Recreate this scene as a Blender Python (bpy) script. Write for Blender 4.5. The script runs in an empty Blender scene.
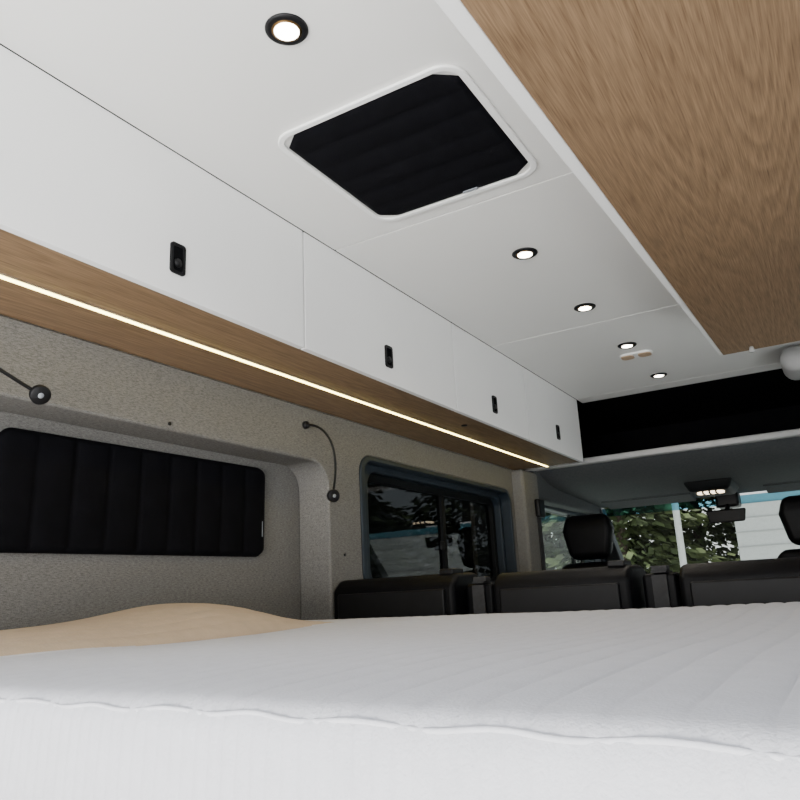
import bpy, math, random
from mathutils import Vector, Matrix
ZC=1.0   # camera height above van floor (bed height); all z below are relative to it
random.seed(3)
S=bpy.context.scene
# ---------------------------------------------------------------- materials
def newmat(name):
    m=bpy.data.materials.new(name); m.use_nodes=True
    nt=m.node_tree; b=nt.nodes['Principled BSDF']
    return m,nt,b
def simple(name,col,rough=.5,metal=0,noise=0,nscale=20,bump=0,bscale=200,spec=.5,emis=None,estr=0):
    m,nt,b=newmat(name)
    b.inputs['Base Color'].default_value=(*col,1); b.inputs['Roughness'].default_value=rough
    b.inputs['Metallic'].default_value=metal; b.inputs['Specular IOR Level'].default_value=spec
    tc=nt.nodes.new('ShaderNodeTexCoord')
    if noise:
        n=nt.nodes.new('ShaderNodeTexNoise'); n.inputs['Scale'].default_value=nscale; n.inputs['Detail'].default_value=4
        r=nt.nodes.new('ShaderNodeValToRGB')
        r.color_ramp.elements[0].position=.3; r.color_ramp.elements[1].position=.7
        r.color_ramp.elements[0].color=(*[c*(1-noise) for c in col],1)
        r.color_ramp.elements[1].color=(*[min(1,c*(1+noise)) for c in col],1)
        nt.links.new(tc.outputs['Object'],n.inputs['Vector']); nt.links.new(n.outputs['Fac'],r.inputs['Fac'])
        nt.links.new(r.outputs['Color'],b.inputs['Base Color'])
    if bump:
        n2=nt.nodes.new('ShaderNodeTexNoise'); n2.inputs['Scale'].default_value=bscale
        bp=nt.nodes.new('ShaderNodeBump'); bp.inputs['Strength'].default_value=bump; bp.inputs['Distance'].default_value=.002
        nt.links.new(tc.outputs['Object'],n2.inputs['Vector']); nt.links.new(n2.outputs['Fac'],bp.inputs['Height'])
        nt.links.new(bp.outputs['Normal'],b.inputs['Normal'])
    if emis:
        b.inputs['Emission Color'].default_value=(*emis,1); b.inputs['Emission Strength'].default_value=estr
    return m
def wood(name,dark,light):
    m,nt,b=newmat(name)
    L=nt.links
    tc=nt.nodes.new('ShaderNodeTexCoord')
    mp=nt.nodes.new('ShaderNodeMapping'); mp.inputs['Scale'].default_value=(6,.5,6); L.new(tc.outputs['Object'],mp.inputs['Vector'])
    n0=nt.nodes.new('ShaderNodeTexNoise'); n0.inputs['Scale'].default_value=1.0; n0.inputs['Detail'].default_value=1.2; L.new(mp.outputs[0],n0.inputs['Vector'])
    mul=nt.nodes.new('ShaderNodeMath'); mul.operation='MULTIPLY'; mul.inputs[1].default_value=24; L.new(n0.outputs['Fac'],mul.inputs[0])
    fr=nt.nodes.new('ShaderNodeMath'); fr.operation='FRACT'; L.new(mul.outputs[0],fr.inputs[0])
    rr=nt.nodes.new('ShaderNodeValToRGB'); e=rr.color_ramp.elements
    e[0].position=0; e[0].color=(0,0,0,1); e[1].position=1; e[1].color=(.1,.1,.1,1)
    e2=rr.color_ramp.elements.new(.25); e2.color=(1,1,1,1); L.new(fr.outputs[0],rr.inputs['Fac'])
    mp2=nt.nodes.new('ShaderNodeMapping'); mp2.inputs['Scale'].default_value=(420,12,420); L.new(tc.outputs['Object'],mp2.inputs['Vector'])
    n1=nt.nodes.new('ShaderNodeTexNoise'); n1.inputs['Scale'].default_value=1; n1.inputs['Detail'].default_value=3; L.new(mp2.outputs[0],n1.inputs['Vector'])
    mx=nt.nodes.new('ShaderNodeMath'); mx.operation='MULTIPLY_ADD'; mx.inputs[1].default_value=.17; L.new(rr.outputs['Color'],mx.inputs[0]); L.new(n1.outputs['Fac'],mx.inputs[2])
    cr=nt.nodes.new('ShaderNodeValToRGB'); c=cr.color_ramp.elements
    c[0].position=.28; c[0].color=(*dark,1); c[1].position=.88; c[1].color=(*light,1); L.new(mx.outputs[0],cr.inputs['Fac'])
    L.new(cr.outputs['Color'],b.inputs['Base Color']); b.inputs['Roughness'].default_value=.55; b.inputs['Specular IOR Level'].default_value=.3
    bp=nt.nodes.new('ShaderNodeBump'); bp.inputs['Strength'].default_value=.08; bp.inputs['Distance'].default_value=.001
    L.new(n1.outputs['Fac'],bp.inputs['Height']); L.new(bp.outputs['Normal'],b.inputs['Normal'])
    return m
def fabric(name,dark,light,scale=520):
    m,nt,b=newmat(name); L=nt.links
    tc=nt.nodes.new('ShaderNodeTexCoord')
    n=nt.nodes.new('ShaderNodeTexNoise'); n.inputs['Scale'].default_value=scale; n.inputs['Detail'].default_value=2; L.new(tc.outputs['Object'],n.inputs['Vector'])
    mp=nt.nodes.new('ShaderNodeMapping'); mp.inputs['Scale'].default_value=(300,90,420); L.new(tc.outputs['Object'],mp.inputs['Vector'])
    n3=nt.nodes.new('ShaderNodeTexNoise'); n3.inputs['Scale'].default_value=1; n3.inputs['Detail'].default_value=3; L.new(mp.outputs[0],n3.inputs['Vector'])
    a=nt.nodes.new('ShaderNodeMath'); a.operation='MULTIPLY_ADD'; a.inputs[1].default_value=.5
    h=nt.nodes.new('ShaderNodeMath'); h.operation='MULTIPLY'; h.inputs[1].default_value=.5
    L.new(n3.outputs['Fac'],h.inputs[0]); L.new(n.outputs['Fac'],a.inputs[0]); L.new(h.outputs[0],a.inputs[2])
    r=nt.nodes.new('ShaderNodeValToRGB'); e=r.color_ramp.elements
    e[0].position=.36;e[0].color=(*dark,1);e[1].position=.64;e[1].color=(*light,1)
    L.new(a.outputs[0],r.inputs['Fac']); L.new(r.outputs['Color'],b.inputs['Base Color'])
    b.inputs['Roughness'].default_value=.95; b.inputs['Specular IOR Level'].default_value=.1
    bp=nt.nodes.new('ShaderNodeBump'); bp.inputs['Strength'].default_value=.3; bp.inputs['Distance'].default_value=.0015
    L.new(a.outputs[0],bp.inputs['Height']); L.new(bp.outputs['Normal'],b.inputs['Normal'])
    return m
def glass(name,tint,refl=.05):
    m=bpy.data.materials.new(name); m.use_nodes=True; nt=m.node_tree; nt.nodes.clear()
    o=nt.nodes.new('ShaderNodeOutputMaterial'); t=nt.nodes.new('ShaderNodeBsdfTransparent'); g=nt.nodes.new('ShaderNodeBsdfGlossy')
    t.inputs[0].default_value=(*tint,1); g.inputs['Roughness'].default_value=.02
    lw=nt.nodes.new('ShaderNodeLayerWeight'); pw=nt.nodes.new('ShaderNodeMath'); pw.operation='POWER'; pw.inputs[1].default_value=5
    nt.links.new(lw.outputs['Facing'],pw.inputs[0])
    ma=nt.nodes.new('ShaderNodeMath'); ma.operation='MULTIPLY_ADD'; ma.inputs[1].default_value=.7; ma.inputs[2].default_value=refl; nt.links.new(pw.outputs[0],ma.inputs[0])
    mx=nt.nodes.new('ShaderNodeMixShader'); nt.links.new(ma.outputs[0],mx.inputs[0]); nt.links.new(t.outputs[0],mx.inputs[1]); nt.links.new(g.outputs[0],mx.inputs[2]); nt.links.new(mx.outputs[0],o.inputs[0])
    return m
M_white=simple('satin_white_laminate',(.88,.88,.88),.4,noise=.015,nscale=3)
M_ceil=simple('ceiling_white',(.79,.785,.765),.5,noise=.015,nscale=2)
M_trimw=simple('white_edge_trim',(.86,.86,.85),.5)
M_wood=wood('oak_laminate',(.115,.069,.036),(.29,.19,.11))
M_fab=fabric('grey_heather_fabric',(.11,.106,.10),(.25,.245,.235))
M_blk=simple('black_plastic',(.006,.006,.007),.45,noise=.2,spec=.25)
M_blkm=simple('black_matte',(.004,.004,.005),.9,noise=.2,spec=.05)
M_quilt=simple('black_quilted_nylon',(.0035,.0035,.005),.85,noise=.2,bump=.3,bscale=400,spec=.08)
M_seat=simple('black_seat_leather',(.003,.003,.004),.45,noise=.3,bump=.3,bscale=150,spec=.15)
M_paint=simple('slate_blue_painted_metal',(.020,.029,.040),.45,noise=.1,spec=.3)
M_rub=simple('black_rubber',(.005,.006,.007),.6,noise=.1,spec=.2)
M_head=simple('grey_headliner',(.075,.08,.085),.9,noise=.15,nscale=80)
M_lip=simple('light_grey_trim',(.38,.38,.38),.6,noise=.05)
M_belt=simple('seat_belt_webbing',(.03,.03,.032),.7,noise=.2,nscale=80)
M_floor=simple('vinyl_floor',(.16,.14,.12),.6,noise=.2)
M_led=simple('led_diffuser',(1,.95,.7),.5,emis=(1,.82,.26),estr=15)
M_alu=simple('aluminium_channel',(.6,.6,.58),.4,metal=1,noise=.05)
M_dl=simple('downlight_lens',(1,.95,.85),.5,emis=(1,.90,.74),estr=22)
M_gold=simple('bronze_reflector',(.35,.20,.08),.3,metal=.9,noise=.05)
M_peach=simple('peach_plastic',(.50,.36,.24),.5,noise=.05)
M_consol=simple('map_light_lens',(1,.9,.7),.5,emis=(1,.8,.55),estr=4)
M_tan=simple('tan_mattress_cloth',(.54,.42,.30),.9,noise=.05,nscale=30,bump=.3)
M_matt=simple('white_mattress_ticking',(.60,.60,.63),.92,noise=.03,nscale=40,bump=.4,bscale=350,spec=.15)
M_ply=simple('birch_plywood',(.45,.33,.2),.6,noise=.1)
M_tag=simple('grey_label',(.25,.27,.3),.6,noise=.1)
M_glass=glass('tinted_privacy_glass',(.14,.15,.155),.06)
M_glassr=glass('clear_window_glass',(.9,.92,.92))
M_glassc=glass('windshield_glass',(.58,.63,.60))
M_glassb=glass('shade_band_glass',(.13,.34,.42))
M_leaf=simple('conifer_foliage',(.085,.11,.04),.8,noise=.6,nscale=2)
M_bark=simple('bark',(.08,.06,.045),.9,noise=.3)
M_ground=simple('snow_covered_ground',(.80,.81,.82),.9,noise=.06,nscale=1.5)
M_siding=simple('white_siding',(.5,.505,.50),.7,noise=.05)
M_roof=simple('shingle_roof',(.08,.08,.09),.9,noise=.3)
# ---------------------------------------------------------------- helpers
def link(ob,parent=None):
    S.collection.objects.link(ob)
    if parent is not None: ob.parent=parent
    return ob
def empty(name,loc=(0,0,0)):
    e=bpy.data.objects.new(name,None); e.empty_display_size=.05
    e.location=(loc[0],loc[1],loc[2]+ZC); link(e); return e
def mesh(name,verts,faces,mat,parent=None,bevel=0,smooth=False,seg=3,sub=0):
    """verts in scene coords (z relative to camera level); object origin at centroid"""
    vs=[Vector(v) for v in verts]
    mn=Vector([min(v[i] for v in vs) for i in range(3)]); mxx=Vector([max(v[i] for v in vs) for i in range(3)])
    c=(mn+mxx)/2
    me=bpy.data.meshes.new(name); me.from_pydata([v-c for v in vs],[],faces); me.validate()
    me.materials.append(mat)
    ob=bpy.data.objects.new(name,me); link(ob)
    w=c+Vector((0,0,ZC))
    if parent is not None:
        ob.parent=parent; ob.location=w-parent.location
    else: ob.location=w
    if smooth:
        for p in me.polygons: p.use_smooth=True
    if bevel:
        b=ob.modifiers.new('bevel','BEVEL'); b.width=bevel; b.segments=seg; b.limit_method='ANGLE'; b.angle_limit=math.radians(30)
        for p in me.polygons: p.use_smooth=True
        wn=ob.modifiers.new('wn','WEIGHTED_NORMAL'); wn.keep_sharp=True
    import bmesh
    bm=bmesh.new(); bm.from_mesh(me); bmesh.ops.recalc_face_normals(bm,faces=bm.faces); bm.to_mesh(me); bm.free()
    return ob
BF=[(0,1,3,2),(4,6,7,5),(0,4,5,1),(2,3,7,6),(0,2,6,4),(1,5,7,3)]
def box(name,x0,x1,y0,y1,z0,z1,mat,parent=None,bevel=0,seg=3):
    v=[(x,y,z) for x in (x0,x1) for y in (y0,y1) for z in (z0,z1)]
    return mesh(name,v,BF,mat,parent,bevel,seg=seg)
def prism_x(name,prof,x0,x1,mat,parent=None,bevel=0):
    n=len(prof); v=[(x0,y,z) for y,z in prof]+[(x1,y,z) for y,z in prof]
    f=[tuple(range(n)),tuple(range(2*n-1,n-1,-1))]+[(i,(i+1)%n,n+(i+1)%n,n+i) for i in range(n)]
    return mesh(name,v,f,mat,parent,bevel)
def prism_z(name,prof,z0,z1,mat,parent=None,bevel=0):
    n=len(prof); v=[(x,y,z0) for x,y in prof]+[(x,y,z1) for x,y in prof]
    f=[tuple(range(n)),tuple(range(2*n-1,n-1,-1))]+[(i,(i+1)%n,n+(i+1)%n,n+i) for i in range(n)]
    return mesh(name,v,f,mat,parent,bevel)
def rrect(a0,a1,b0,b1,r,n=8):
    pts=[]
    for cx,cy,s in ((a1-r,b1-r,0),(a0+r,b1-r,90),(a0+r,b0+r,180),(a1-r,b0+r,270)):
        for i in range(n+1):
            t=math.radians(s+90*i/n); pts.append((cx+r*math.cos(t),cy+r*math.sin(t)))
    return pts
def roundpoly(pts,r,n=6):
    out=[];N=len(pts)
    for i in range(N):
        p=Vector(pts[i]);a=(Vector(pts[i-1])-p).normalized();b=(Vector(pts[(i+1)%N])-p).normalized()
        p0=p+a*r;p2=p+b*r
        for k in range(n+1):
            t=k/n; q=p0*(1-t)**2+p*2*t*(1-t)+p2*t*t; out.append((q.x,q.y))
    return out
def panel(name,outer,holes,c0,c1,mat,parent=None,plane='YZ',bevel=0):
    cu=bpy.data.curves.new(name+'_c','CURVE'); cu.dimensions='2D'; cu.fill_mode='BOTH'
    cu.extrude=(c1-c0)/2-bevel; cu.bevel_depth=bevel; cu.bevel_resolution=3
    if bevel: cu.offset=-bevel
    for pl in [outer]+holes:
        sp=cu.splines.new('POLY'); sp.points.add(len(pl)-1)
        for i,p in enumerate(pl): sp.points[i].co=(p[0],p[1],0,1)
        sp.use_cyclic_u=True
    ob=bpy.data.objects.new(name+'_tmp',cu); S.collection.objects.link(ob)
    bpy.context.view_layer.update()
    dg=bpy.context.evaluated_depsgraph_get()
    me=bpy.data.meshes.new_from_object(ob.evaluated_get(dg)); bpy.data.objects.remove(ob)
    mid=(c0+c1)/2
    vs=[]
    for v in me.vertices:
        x,y,z=v.co
        vs.append((z+mid,x,y) if plane=='YZ' else ((x,y,z+mid) if plane=='XY' else (x,z+mid,y)))
    fs=[tuple(p.vertices) for p in me.polygons]
    o=mesh(name,vs,fs,mat,parent)
    import bmesh
    bm=bmesh.new(); bm.from_mesh(o.data); bmesh.ops.remove_doubles(bm,verts=bm.verts,dist=1e-5); bmesh.ops.recalc_face_normals(bm,faces=bm.faces); bm.to_mesh(o.data); bm.free()
    return o
def tube(name,pts,r,mat,parent=None,n=10):
    P=[Vector(p) for p in pts]; v=[];f=[]
    prev=None
    for i,p in enumerate(P):
        t=(P[min(i+1,len(P)-1)]-P[max(i-1,0)]).normalized()
        if prev is None: a=t.orthogonal().normalized()
        else: a=(prev-t*prev.dot(t)).normalized()
        prev=a; b=t.cross(a)
        rr=r[i] if isinstance(r,(list,tuple)) else r
        for k in range(n):
            g=2*math.pi*k/n; v.append(p+(a*math.cos(g)+b*math.sin(g))*rr)
    for i in range(len(P)-1):
        for k in range(n):
            f.append((i*n+k,i*n+(k+1)%n,(i+1)*n+(k+1)%n,(i+1)*n+k))
    f.append(tuple(range(n))[::-1]); f.append(tuple((len(P)-1)*n+k for k in range(n)))
    return mesh(name,v,f,mat,parent,smooth=True)
def bez(p0,p1,p2,p3,n=20):
    p0,p1,p2,p3=map(Vector,(p0,p1,p2,p3))
    return [p0*(1-t)**3+p1*3*t*(1-t)**2+p2*3*t*t*(1-t)+p3*t**3 for t in [i/n for i in range(n+1)]]
def lathe_down(name,prof,x,y,mat,parent,n=40):
    v=[];f=[]
    for r,z in prof:
        for k in range(n):
            a=2*math.pi*k/n; v.append((x+r*math.cos(a),y+r*math.sin(a),z))
    m=len(prof)
    for i in range(m-1):
        for k in range(n): f.append((i*n+k,i*n+(k+1)%n,(i+1)*n+(k+1)%n,(i+1)*n+k))
    f.append(tuple(range(n))); f.append(tuple((m-1)*n+k for k in range(n)))
    return mesh(name,v,f,mat,parent,smooth=True)
# ---------------------------------------------------------------- shell
XL=-1.55; XR=.32
box('floor',-1.72,.45,.3,5.95,-1.06,-1.0,M_floor)
ceil=empty('ceiling',(-.5,2,1))
cx0=XL-.1
ys=[.3,.55,1.66,2.77,3.88,4.0]
for i in range(5):
    box('panel_%d'%(i+1),-1.163,XR,ys[i]+.0028,ys[i+1]-.0028,1.0,1.012,M_ceil,ceil,bevel=.001)
box('roof_backing',cx0-.07,.45,.3,4.0,1.0125,1.05,M_blkm,ceil)
wl=empty('wall_left',(XL,2,0))
niche=rrect(.55,2.13,-.2,.475,.09)
win=rrect(2.33,3.79,.03,.54,.075)
panel('fabric_panel',[(.3,-1),(3.95,-1),(3.95,.66),(.3,.66)],[niche,win],-1.685,XL,M_fab,wl,bevel=.008)
box('niche_back',-1.72,-1.686,.45,2.25,-.3,.6,M_fab,wl)
box('upper_wall',-1.72,-1.58,.3,3.95,.66,1.0,M_white,wl)
box('outer_skin_low',-1.72,-1.686,.3,3.95,-1,-.3,M_paint,wl)
for i,(y,z) in enumerate([(1.40,.493),(2.215,.16)]):
    tube('snap_%d'%i,[(XL-.001,y,z),(XL+.003,y,z)],.005,M_blk,wl,12)
wr=empty('wall_right',(XR,2,0))
panel('fabric_panel',[(.3,-1),(3.95,-1),(3.95,1.0),(.3,1.0)],[rrect(.6,2.0,-.1,.62,.09),rrect(2.33,3.79,-.2,.62,.075)],XR,.44,M_fab,wr,bevel=.008)
def side_window(name,xin,sgn,y0=2.33,y1=3.79,z0=.03,z1=.54,gm=None):
    w=empty(name,(xin,3,0.3)); gm=gm or M_glass
    def R(nm,o,h,a,b,m,bv=0):
        c0,c1=sorted((xin+sgn*a,xin+sgn*b)); return panel(nm,o,h,c0,c1,m,w,bevel=bv)
    R('painted_frame',rrect(y0+.008,y1-.008,z0+.008,z1-.008,.07),[rrect(y0+.13,y1-.04,z0+.03,z1-.045,.06)],.05,.10,M_paint,.006)
    R('frame_lip',rrect(y0+.0,y1-.0,z0+.0,z1-.0,.075),[rrect(y0+.028,y1-.022,z0+.02,z1-.02,.06)],-.004,.05,M_paint,.005)
    R('rubber_gasket',rrect(y0+.12,y1-.03,z0+.025,z1-.04,.06),[rrect(y0+.17,y1-.07,z0+.05,z1-.075,.04)],.085,.125,M_rub,.004)
    ym=3.167 if y0>2 else (y0+y1)/2
    c0,c1=sorted((xin+sgn*.09,xin+sgn*.12)); box('mullion',c0,c1,ym-.014,ym+.014,z0+.04,z1-.06,M_rub,w)
    c0,c1=sorted((xin+sgn*.105,xin+sgn*.11)); box('pane',c0,c1,y0+.16,y1-.06,z0+.04,z1-.065,gm,w)
    c0,c1=sorted((xin+sgn*.085,xin+sgn*.095)); 
    box('latch',c0,c1,ym-.05,ym-.015,z0+.18,z0+.22,M_blk,w,bevel=.003)
    return w
side_window('window_1',XL,-1)
side_window('added_window_2',XR,1,2.33,3.79,-.2,.62,M_glassr)  # unseen window, added with clear glass to bring light inside
side_window('added_window_3',XR,1,.6,2.0,-.1,.62,M_glassr)  # second unseen opening, added to light ceiling and left cabinets
bp=box('trim_1',-1.57,-1.485,3.83,4.06,-1.0,.655,M_fab,bevel=.02)
sb=empty('seat_belt',(-1.48,3.95,.3))
box('webbing',-1.484,-1.478,3.98,4.03,-.9,.42,M_belt,sb); box('upper_anchor',-1.485,-1.455,3.96,4.05,.40,.50,M_blk,sb,bevel=.01)
# ---------------------------------------------------------------- left overhead cabinets
FX=-1.165; CB=.66
oc=empty('overhead_cabinet',(FX,2.2,.83))
box('carcass_end',-1.575,FX-.02,3.89,3.905,CB,.998,M_white,oc)
box('carcass_back',-1.579,-1.56,.4,3.905,CB+.02,.998,M_white,oc)
box('underside_panel',-1.555,FX-.02,.4,3.905,CB,CB+.018,M_wood,oc,bevel=.001)
box('front_rail',FX-.035,FX-.02,.4,3.905,CB+.018,.998,M_blkm,oc)
dy=[.40,.612,1.51,2.41,3.125,3.905]
for i in range(5):
    box('door_%d'%(i+1),FX-.018,FX,dy[i]+.0036,dy[i+1]-.0036,CB-.003,.9995,M_white,oc,bevel=.001)
for i,(y,z) in enumerate([(1.06,.742),(1.937,.742),(2.757,.747),(3.525,.757)]):
    l=panel('latch_bezel_%d'%(i+1),rrect(y-.021,y+.021,z-.036,z+.036,.008),[rrect(y-.014,y+.014,z-.029,z+.029,.005)],FX-.001,FX+.005,M_blk,oc)
    box('latch_pad_%d'%(i+1),FX,FX+.002,y-.014,y+.014,z-.029,z+.029,M_blkm,oc)
    tube('latch_button_%d'%(i+1),[(FX+.001,y,z-.010),(FX+.006,y,z-.010)],.010,M_blk,oc,20)
tube('puck_switch',[(-1.26,2.66,CB-.004),(-1.26,2.66,CB+.001)],.012,M_blk,oc,20)
led=oc
box('led_channel',-1.372,-1.354,.4,3.89,CB-.003,CB,M_alu,led)
box('led_strip',-1.368,-1.358,.4,3.89,CB-.005,CB-.003,M_led,led)
# ---------------------------------------------------------------- right overhead cabinet
RC=.83
rc=empty('overhead_cabinet',(0,1.6,RC))
def xe(y): return -.311-.067*(2.93-y)/2.11
prism_z('carcass',[(xe(.4),.4),(XR,.4),(XR,2.93),(xe(2.93),2.93)],RC,.998,M_trimw,rc,bevel=.002)
prism_z('edge_band',[(xe(.4)-.004,.4),(xe(.4)+.030,.4),(xe(2.93)+.008,2.93),(xe(2.93)-.004,2.93)],RC-.006,RC,M_trimw,rc,bevel=.0015)
prism_z('wood_underside',[(xe(.4)+.032,.4),(XR,.4),(XR,2.925),(xe(2.93)+.010,2.925)],RC-.010,RC,M_wood,rc,bevel=.001)
tube('knob',[(-.2,2.88,RC-.03),(-.2,2.88,RC-.01)],[.012,.006],M_lip,rc,14)
# ---------------------------------------------------------------- roof vent with black quilted shade
def quilt(name,w,h,r,nch,axis_map,mat,parent,thick=.014,along='u',power=.6,nu=None,bind=.012,cham=False):
    nu=nu or nch*14; nv=48; v=[];f=[]
    for i in range(nu+1):
        x=w*i/nu; e=min(x,w-x)
        ins=0
        if e<r: ins=(r-e) *.8 if cham else r-math.sqrt(max(0,r*r-(r-e)**2))
        hh=h/2-ins
        for j in range(nv+1):
            y=hh*(2*j/nv-1); ed=min(e,hh-abs(y))
            k=max(0,min(1,ed/bind)); edge=math.sin(k*math.pi/2)
            q=abs(math.sin(math.pi*nch*(x/w if along=='u' else (y/h+.5))))**power
            d=thick*edge*(.45+.55*q)+.0006
            v.append(axis_map(x-w/2,y,d))
    for i in range(nu):
        for j in range(nv):
            a=i*(nv+1)+j; f.append((a,a+1,a+nv+2,a+nv+1))
    return mesh(name,v,f,mat,parent,smooth=True)
rv=empty('roof_vent',(-.728,1.364,1.0))
panel('surround',rrect(-.962,-.497,1.125,1.604,.055),[rrect(-.947,-.513,1.140,1.588,.04)],.993,1.0,M_trimw,rv,'XY',bevel=.003)
quilt('quilted_shade',.43,.445,.045,6,lambda u,v,d:(-.730+u,1.364+v,.999-d),M_quilt,rv,thick=.007,along='v',cham=True)
box('label',-.70,-.66,1.568,1.575,.988,.991,M_tag,rv)
wc=empty('window_cover',(-1.68,1.45,.3))
def wcmap(u,v,d): return (-1.684+d+.004,1.465+u+v*.03,.298+v+u*.010)
quilt('quilted_panel',.945,.295,.04,9,wcmap,M_quilt,wc,thick=.016,power=.5)
box('label',-1.668,-1.665,1.908,1.916,.22,.27,M_tag,wc)
# ---------------------------------------------------------------- ceiling downlights
for i,(x,y) in enumerate([(-.717,.891),(-.711,2.017),(-.70,2.575),(-.689,3.125),(-.684,3.70)]):
    d=empty('ceiling_downlight',(x,y,1.0))
    lathe_down('trim_ring',[(.026,.9985),(.026,.9955),(.029,.9945),(.036,.995),(.039,.9975),(.039,.9998)],x,y,M_blk,d)
    lathe_down('reflector',[(.028,.995),(.0235,.9945),(.0255,.994)],x,y,M_gold,d)
    lathe_down('lens',[(.0225,.9985),(.0225,.9938),(.010,.9934)],x,y,M_dl,d)
    ld=bpy.data.lights.new('bulb','SPOT'); ld.energy=5; ld.color=(1,.88,.72); ld.spot_size=math.radians(130); ld.spot_blend=.8; ld.shadow_soft_size=.03
    lo=bpy.data.objects.new('bulb',ld); link(lo,d); lo.location=(0,0,-.02)
sd=empty('ceiling_switch_plate',(-.69,3.28,1.0))
panel('plate',rrect(-.76,-.62,3.245,3.315,.03),[],.992,1.0,M_trimw,sd,'XY',bevel=.002)
panel('inlay_a',rrect(-.755,-.70,3.25,3.31,.02),[],.988,.992,M_peach,sd,'XY',bevel=.001)
panel('inlay_b',rrect(-.68,-.625,3.25,3.31,.02),[],.988,.992,M_peach,sd,'XY',bevel=.001)
# ---------------------------------------------------------------- reading lamps
def reading_lamp(base,c1,c2,head,hd):
    e=empty('reading_lamp',base)
    tube('wall_mount',[(XL,base[1],base[2]),(XL+.012,base[1],base[2])],[.014,.013],M_blk,e,20)
    tube('gooseneck',bez((XL+.01,base[1],base[2]),c1,c2,head,30),.0042,M_blk,e,10)
    h=Vector(head); d=Vector(hd).normalized()
    tube('lamp_head',[h-d*.014,h-d*.012,h-d*.002,h+d*.012,h+d*.014],[.010,.016,.021,.022,.020],M_blk,e,24)
    tube('lens',[h+d*.013,h+d*.0146],[.007,.006],M_tag,e,20)
reading_lamp((XL,2.0,.592),(-1.50,2.06,.60),(-1.48,2.12,.52),(-1.495,2.075,.35),(.9,-.4,-.15))
reading_lamp((XL,.77,.54),(-1.50,.80,.56),(-1.48,.88,.50),(-1.48,.966,.474),(.8,-.2,-.5))
# ---------------------------------------------------------------- bed
bed=empty('bed_platform',(-.6,1.25,-.3))
box('deck',XL+.01,XR-.01,.40,2.06,-.262,-.24,M_ply,bed,bevel=.002)
for i,(x,y) in enumerate([(-1.5,.45),(.25,.45),(-1.5,2.0),(.25,2.0)]):
    box('leg_%d'%i,x-.03,x+.03,y-.03,y+.03,-1.0,-.262,M_blk,bed,bevel=.004)
mt=empty('mattress',(-.6,1.25,-.15))
NT=80
prof=[(2.06,-.238),(2.07,-.15),(2.055,-.07),(2.03,-.052)]
prof+= [(2.03-1.53*t,-.052-.014*t+.004*math.sin(9*t)) for t in [i/NT for i in range(1,NT+1)]]
prof+= [(.475,-.066),(.455,-.068),(.442,-.072),(.434,-.080),(.430,-.092),(.428,-.12),(.426,-.16),(.430,-.20),(.436,-.225),(.45,-.2385)]
NX=900; v=[];f=[]; npf=len(prof)
def hsh(x): 
    return .5*math.sin(3.1*x+1)+.3*math.sin(7.7*x)+.2*math.sin(17*x+2)
def skew(x,y):
    # bed edge is slightly out of square with the van
    return (-.115*(x+.26))*max(0,min(1,1-(y-.43)/1.6))
XB=-1.215
for i in range(NX+1):
    x=-1.53+1.83*i/NX
    for j,(y,z) in enumerate(prof):
        y0=y
        if 3<=j<=len(prof)-9:
            s=max(0,min(1,(x+1.53)/(XB+1.53)))
            rib=abs(math.sin(math.pi*(x+.008*math.sin(3*y))/.042))**.3
            z+= (.0045*(rib-1)*min(1,(y-.43)/.1+.1))*(.25+.75*s) + .002*hsh(x+y)
            ht=.028+.048*math.exp(-((y-1.33)/.25)**2)+.012*math.exp(-((y-1.0)/.3)**2)
            e=max(0,min(1,(1.76-y)/.34,(y-.46)/.1)); e=e*e*(3-2*e)
            z+= ht*e*max(0,1-s**2.2)**.7
        elif j>len(prof)-9:
            rib=abs(math.sin(math.pi*x/.016))**.5
            y-= .0026*(rib)+.003*hsh(x*2)
            if j<len(prof)-6: z+=.003*hsh(x+.43)
        v.append((x,y+skew(x,y0),z))
for i in range(NX):
    for j in range(npf-1):
        a=i*npf+j; f.append((a,a+1,a+npf+1,a+npf))
f.append(tuple(range(npf))); f.append(tuple(NX*npf+j for j in range(npf))[::-1])
mo=mesh('quilted_body',v,f,M_matt,mt,smooth=True)
mo.data.materials.append(M_tan)
cw=mo.location+mt.location
for p in mo.data.polygons:
    c=p.center+cw
    if c.x<XB+.008*math.sin(6*c.y) and .60<c.y<1.70 and c.z-ZC>-.085: p.material_index=1
pp=[(x,.4330-.003*hsh(x*2)+.0012*math.sin(x*90)+skew(x,.43),-.079+.003*hsh(x+.43)+.0015*math.sin(x*61+1)) for x in [-1.53+1.83*i/240 for i in range(241)]]
tube('piping_seam',pp,.002,M_matt,mt,8)
# ---------------------------------------------------------------- rear bench seats
def bench(x0,x1,top,name='passenger_bench_seat'):
    e=empty(name,((x0+x1)/2,2.3,-.4))
    prism_x('backrest',[(2.19,-.45),(2.36,-.45),(2.34,top-.01),(2.30,top),(2.17,top-.003),(2.13,top-.035),(2.13,-.2)],x0,x1,M_seat,e,bevel=.018)
    prism_x('back_pad',[(2.36,-.4),(2.40,-.4),(2.385,top-.05),(2.35,top-.03)],x0+.05,x1-.05,M_seat,e,bevel=.012)
    box('rear_shell',x0+.03,x1-.03,2.118,2.135,-.35,top-.05,M_blk,e,bevel=.006)
    box('seat_cushion',x0,x1,2.3,2.8,-.58,-.44,M_seat,e,bevel=.03)
    box('base',x0+.04,x1-.04,2.3,2.72,-1.0,-.58,M_blk,e,bevel=.01)
    box('release_handle',x1-.07,x1-.02,2.17,2.25,top-.006,top+.012,M_blk,e,bevel=.005)
    return e
bench(-1.548,-1.085,.074); bench(-.96,-.545,.064); bench(-.42,.06,.057)
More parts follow.
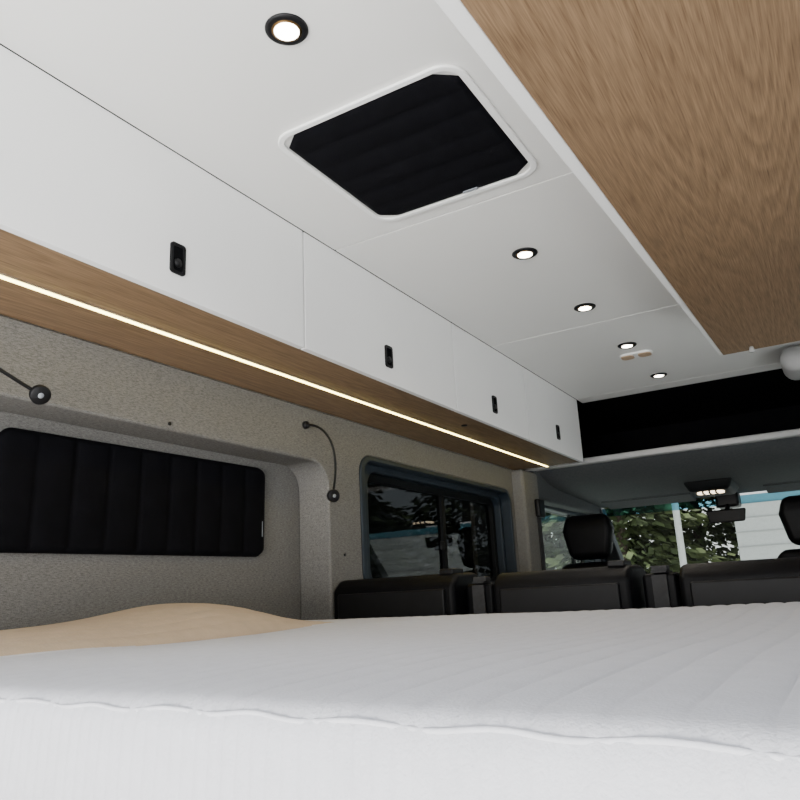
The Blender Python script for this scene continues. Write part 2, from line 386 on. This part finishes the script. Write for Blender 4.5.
for x in (-1.03,-.48):
    b=empty('seat_belt',(x,2.2,0))
    box('buckle_housing',x-.05,x+.045,2.2,2.28,-.45,.035,M_seat,b,bevel=.012)
    box('webbing',x-.02,x+.02,2.188,2.194,-.4,.03,M_belt,b)
    box('webbing_top',x-.02,x+.02,2.188,2.28,.036,.041,M_belt,b)
    box('tongue',x-.022,x+.022,2.20,2.24,.04,.055,M_belt,b,bevel=.003)
# ---------------------------------------------------------------- cab
def cab_seat(cx,cy):
    e=empty('car_seat',(cx,cy,-.3))
    LF=[(0,3,2,1),(8,9,10,11)]+[(i,(i+1)%4,4+(i+1)%4,4+i) for i in range(4)]+[(4+i,4+(i+1)%4,8+(i+1)%4,8+i) for i in range(4)]
    mesh('backrest',[(cx-.26,cy-.02,-.5),(cx+.26,cy-.02,-.5),(cx+.26,cy+.16,-.5),(cx-.26,cy+.16,-.5),
        (cx-.27,cy-.08,0),(cx+.27,cy-.08,0),(cx+.25,cy+.05,0),(cx-.25,cy+.05,0),
        (cx-.17,cy-.09,.15),(cx+.17,cy-.09,.15),(cx+.15,cy+.0,.15),(cx-.15,cy+.0,.15)],LF,M_seat,e,bevel=.035)
    mesh('headrest',[(cx-.12,cy-.10,.165),(cx+.12,cy-.10,.165),(cx+.105,cy+.0,.165),(cx-.105,cy+.0,.165),
        (cx-.15,cy-.11,.33),(cx+.15,cy-.11,.33),(cx+.14,cy+.02,.33),(cx-.14,cy+.02,.33),
        (cx-.13,cy-.09,.42),(cx+.13,cy-.09,.42),(cx+.115,cy-.0,.42),(cx-.115,cy-.0,.42)],LF,M_seat,e,bevel=.04)
    for s in (-.06,.06): tube('post_%s'%('a' if s<0 else 'b'),[(cx+s,cy-.045,.1),(cx+s,cy-.05,.24)],.007,M_blk,e)
    box('seat_cushion',cx-.26,cx+.26,cy,cy+.5,-.62,-.48,M_seat,e,bevel=.04)
    box('pedestal',cx-.2,cx+.2,cy+.05,cy+.45,-1.0,-.62,M_blk,e,bevel=.01)
cab_seat(-1.31,4.38); cab_seat(-.17,4.45)
outer=[(3.96,-1),(5.95,-1),(5.95,-.02),(5.32,.56),(5.32,.72),(3.96,.72)]
wcl=empty('wall_cab_left',(-1.62,4.9,0))
hole=roundpoly([(4.31,.0),(5.55,.0),(5.1,.49),(4.31,.50)],.05)
panel('door_panel',outer,[hole],-1.68,-1.60,M_paint,wcl,bevel=.006)
box('header_trim',-1.60,-1.5,4.06,5.3,.51,.70,M_head,wcl,bevel=.02)
prism_x('a_pillar',[(5.30,.56),(5.42,.56),(6.0,.0),(5.88,.0)],-1.60,-1.50,M_head,wcl,bevel=.01)
wcr=empty('wall_cab_right',(.42,4.9,0))
panel('door_panel',outer,[list(hole)],.37,.45,M_paint,wcr,bevel=.006)
prism_x('a_pillar',[(5.30,.56),(5.42,.56),(6.0,.0),(5.88,.0)],.27,.37,M_head,wcr,bevel=.01)
w=empty('window_4',(-1.64,4.8,.25)); panel('pane',hole,[],-1.645,-1.64,M_glassc,w); 
box('quarter_post',-1.65,-1.63,5.0,5.03,.0,.49,M_rub,w)
w=empty('window_5',(.41,4.8,.25)); panel('pane',list(hole),[],.405,.41,M_glassc,w)
ws=empty('windshield',(-.6,5.6,.25))
def wsq(nm,t0,t1,mat,x0=-1.5,x1=.27,off=0):
    P=lambda t:(5.34+.60*t+off,.545-.565*t)
    (y0,z0),(y1,z1)=P(t0),P(t1)
    mesh(nm,[(x0,y0,z0),(x1,y0,z0),(x1,y1,z1),(x0,y1,z1)],[(0,1,2,3)],mat,ws)
wsq('shade_band',0,.09,M_glassb); wsq('glass',.09,1,M_glassc)
wl2=empty('wall_front',(-.6,5.95,-.5))
box('firewall',-1.68,.45,5.95,6.0,-1,-.02,M_blk,wl2)
dash=empty('dashboard',(-.6,5.6,-.2))
prism_x('body',[(5.25,-.45),(5.94,-.45),(5.94,-.035),(5.5,-.06),(5.3,-.12)],-1.59,.36,M_blk,dash,bevel=.03)
box('instrument_hood',-1.5,-1.05,5.28,5.5,-.12,-.03,M_blk,dash,bevel=.03)
stw=empty('steering_wheel',(-1.28,5.1,-.15))
tp=[(-1.28+.19*math.cos(a),5.12+.09*math.sin(a),-.16+.165*math.sin(a)) for a in [2*math.pi*i/40 for i in range(41)]]
tube('rim',tp,.015,M_blk,stw,10); tube('column',[(-1.28,5.13,-.165),(-1.28,5.3,-.26)],.05,M_blk,stw,16)
box('spokes',-1.46,-1.10,5.11,5.14,-.19,-.14,M_blk,stw,bevel=.01)
sh=empty('overhead_shelf',(-.6,4.6,.68))
box('front_lip',-1.56,XR,4.055,4.10,.672,.706,M_lip,sh,bevel=.01)
prism_x('underside_shell',[(4.10,.70),(5.33,.70),(5.33,.555),(4.9,.575),(4.45,.595),(4.25,.62),(4.10,.68)],-1.60,.37,M_head,sh,bevel=.015)
box('recess_back',-1.60,.37,5.05,5.1,.70,1.05,M_blkm,sh)
box('recess_roof',-1.60,.37,4.0,5.05,1.02,1.06,M_blkm,sh)
box('recess_side_left',-1.62,-1.58,3.95,5.1,.70,1.06,M_blkm,sh)
box('recess_side_right',.34,.38,3.95,5.1,.70,1.06,M_blkm,sh)
pod=box('roof_corner_trim',-.15,.12,3.58,3.86,.885,.999,M_lip,bevel=.055,seg=6)  # rounded trim piece at the roof corner
con=empty('overhead_console',(-.68,4.8,.53))
QF=[(0,1,2,3),(7,6,5,4),(0,4,5,1),(1,5,6,2),(2,6,7,3),(3,7,4,0)]
mesh('housing',[(-.82,4.66,.59),(-.54,4.66,.59),(-.54,5.0,.575),(-.82,5.0,.575),(-.79,4.69,.525),(-.57,4.69,.525),(-.57,4.98,.515),(-.79,4.98,.515)],QF,M_rub,con,bevel=.02)
panel('map_light',rrect(-.755,-.605,4.71,4.80,.035),[],.514,.526,M_consol,con,'XY',bevel=.002)
for k in range(3): box('map_light_bar_%d'%k,-.722+k*.036,-.712+k*.036,4.70,4.81,.508,.528,M_blk,con,bevel=.002)
rm=empty('rearview_mirror',(-.65,5.05,.4))
mesh('shell',[(-.77,5.02,.44),(-.53,5.02,.44),(-.545,5.02,.355),(-.755,5.02,.355),(-.75,5.07,.425),(-.55,5.07,.425),(-.56,5.07,.37),(-.74,5.07,.37)],QF,M_blk,rm,bevel=.012)
tube('stem',[(-.65,5.06,.41),(-.65,5.15,.47),(-.65,5.22,.53)],.015,M_blk,rm); box('sensor_cover',-.72,-.58,5.14,5.28,.46,.56,M_blk,rm,bevel=.02)
for x0,x1 in ((-1.42,-.85),(-.42,.15)):
    vz=empty('sun_visor',((x0+x1)/2,5.2,.53))
    mesh('flap',[(x0,5.05,.575),(x1,5.05,.575),(x1,5.27,.55),(x0,5.27,.55),(x0,5.05,.56),(x1,5.05,.56),(x1,5.27,.53),(x0,5.27,.53)],QF,M_head,vz,bevel=.006)
    tube('hinge_rod',[(x0,5.06,.563),(x1,5.06,.563)],.006,M_blk,vz)
# ---------------------------------------------------------------- outside
box('ground',-60,60,-40,80,-1.75,-1.7,M_ground)
def tree(x,y,h,r,seed,n=9000):
    rnd=random.Random(seed); e=empty('conifer_tree',(x,y,-1.7))
    tube('trunk',[(x,y,-1.7),(x,y,-1.7+h*.95)],[.16,.02],M_bark,e,8)
    v=[];f=[]
    for k in range(n):
        t=rnd.random()**.8; rad=r*(1-t)**.8*(.8+.2*math.sin(t*60))+.1
        a=rnd.random()*6.283; q=rad*math.sqrt(.15+.85*rnd.random()); z=-1.5+h*t-.25*q
        c=Vector((x+q*math.cos(a),y+q*math.sin(a),z))
        out=Vector((math.cos(a),math.sin(a),-.35+rnd.uniform(-.3,.3))).normalized(); s=rnd.uniform(.06,.16)
        side=Vector((-math.sin(a),math.cos(a),rnd.uniform(-.9,.9)))*s*.5
        b=len(v); v+= [c-out*s,c+side,c+out*s,c-side]; f.append((b,b+1,b+2,b+3))
    mesh('foliage',v,f,M_leaf,e)
for i,(x,y,h,r) in enumerate([(-3.9,15,7,2.4),(-5.4,16,8,2.6),(-2.8,17,7,2.3),(-7.2,15,8,2.8),(-1.2,20,5,2.0),(-9.5,13,8,2.8),(-12,11,8,2.8),(-8,10,6,2),(-11,7.5,8,2.6),(-4.6,19,9,2.8),(-6.5,18,9,2.8)]):
    tree(x,y,h,r,i)
gar=empty('garage_building',(4,15,0))
box('walls',-1.7,8,14,20,-1.7,2.2,M_siding,gar)
for k in range(16): box('siding_lap_%d'%k,-1.72,8,13.985,14.0,-1.6+k*.24,-1.585+k*.24,M_lip,gar)
prism_x('roof',[(13.6,2.1),(20.4,2.1),(17,4.2)],-2.1,8.4,M_roof,gar)
box('garage_door',-.2,2.6,13.95,13.99,-1.7,.7,M_lip,gar,bevel=.01)
tube('white_post',[(-2.25,12,-1.7),(-2.25,12,4)],.05,M_siding)  # plain white post beyond the windshield
hs=empty('house',(-14,20,0))
box('walls',-19,-13,14,22,-1.7,1.8,M_siding,hs); prism_x('roof',[(13.6,1.7),(22.4,1.7),(18,4)],-19.4,-12.6,M_roof,hs)
# ---------------------------------------------------------------- light
W=bpy.data.worlds.new('World'); S.world=W; W.use_nodes=True
nt=W.node_tree; bg=nt.nodes['Background']
tc=nt.nodes.new('ShaderNodeTexCoord'); sp=nt.nodes.new('ShaderNodeSeparateXYZ'); cr=nt.nodes.new('ShaderNodeValToRGB')
nt.links.new(tc.outputs['Generated'],sp.inputs[0]); nt.links.new(sp.outputs['Z'],cr.inputs['Fac']); nt.links.new(cr.outputs['Color'],bg.inputs['Color'])
cr.color_ramp.elements[0].color=(1,.99,.97,1); cr.color_ramp.elements[1].color=(.76,.86,1,1)
bg.inputs['Strength'].default_value=1.9
sun=bpy.data.lights.new('sun','SUN'); sun.energy=9.5; sun.angle=math.radians(12); sun.color=(1,.95,.86)
so=bpy.data.objects.new('sun',sun); link(so); so.rotation_euler=(math.radians(-6),math.radians(-8),0); so.location=(0,0,20)
al=bpy.data.lights.new('ceiling_fill_light','AREA'); al.shape='RECTANGLE'; al.size=3; al.size_y=1.2; al.energy=260; al.color=(1,.98,.95)  # added fill lamp, stands in for ground-bounced daylight on the ceiling
ao=bpy.data.objects.new('ceiling_fill_light',al); link(ao); ao.location=(-.3,-3.6,ZC-.55)
ao.rotation_euler=(Vector((-.5,2.2,1.0))-Vector((-.3,-3.6,-.55))).to_track_quat('-Z','Y').to_euler()
# ---------------------------------------------------------------- camera
cam=bpy.data.cameras.new('camera'); cam.lens=33.75; cam.sensor_width=36; cam.clip_start=.01; cam.clip_end=300
co=bpy.data.objects.new('camera',cam); link(co)
R=Vector((.8562,.5143,-.0483)).normalized(); F=Vector((-.4872,.8349,.2562)).normalized()
U=R.cross(F).normalized(); F=U.cross(R).normalized(); 
m=Matrix(((R.x,U.x,-F.x,0),(R.y,U.y,-F.y,0),(R.z,U.z,-F.z,ZC),(0,0,0,1)))
co.matrix_world=m
S.camera=co
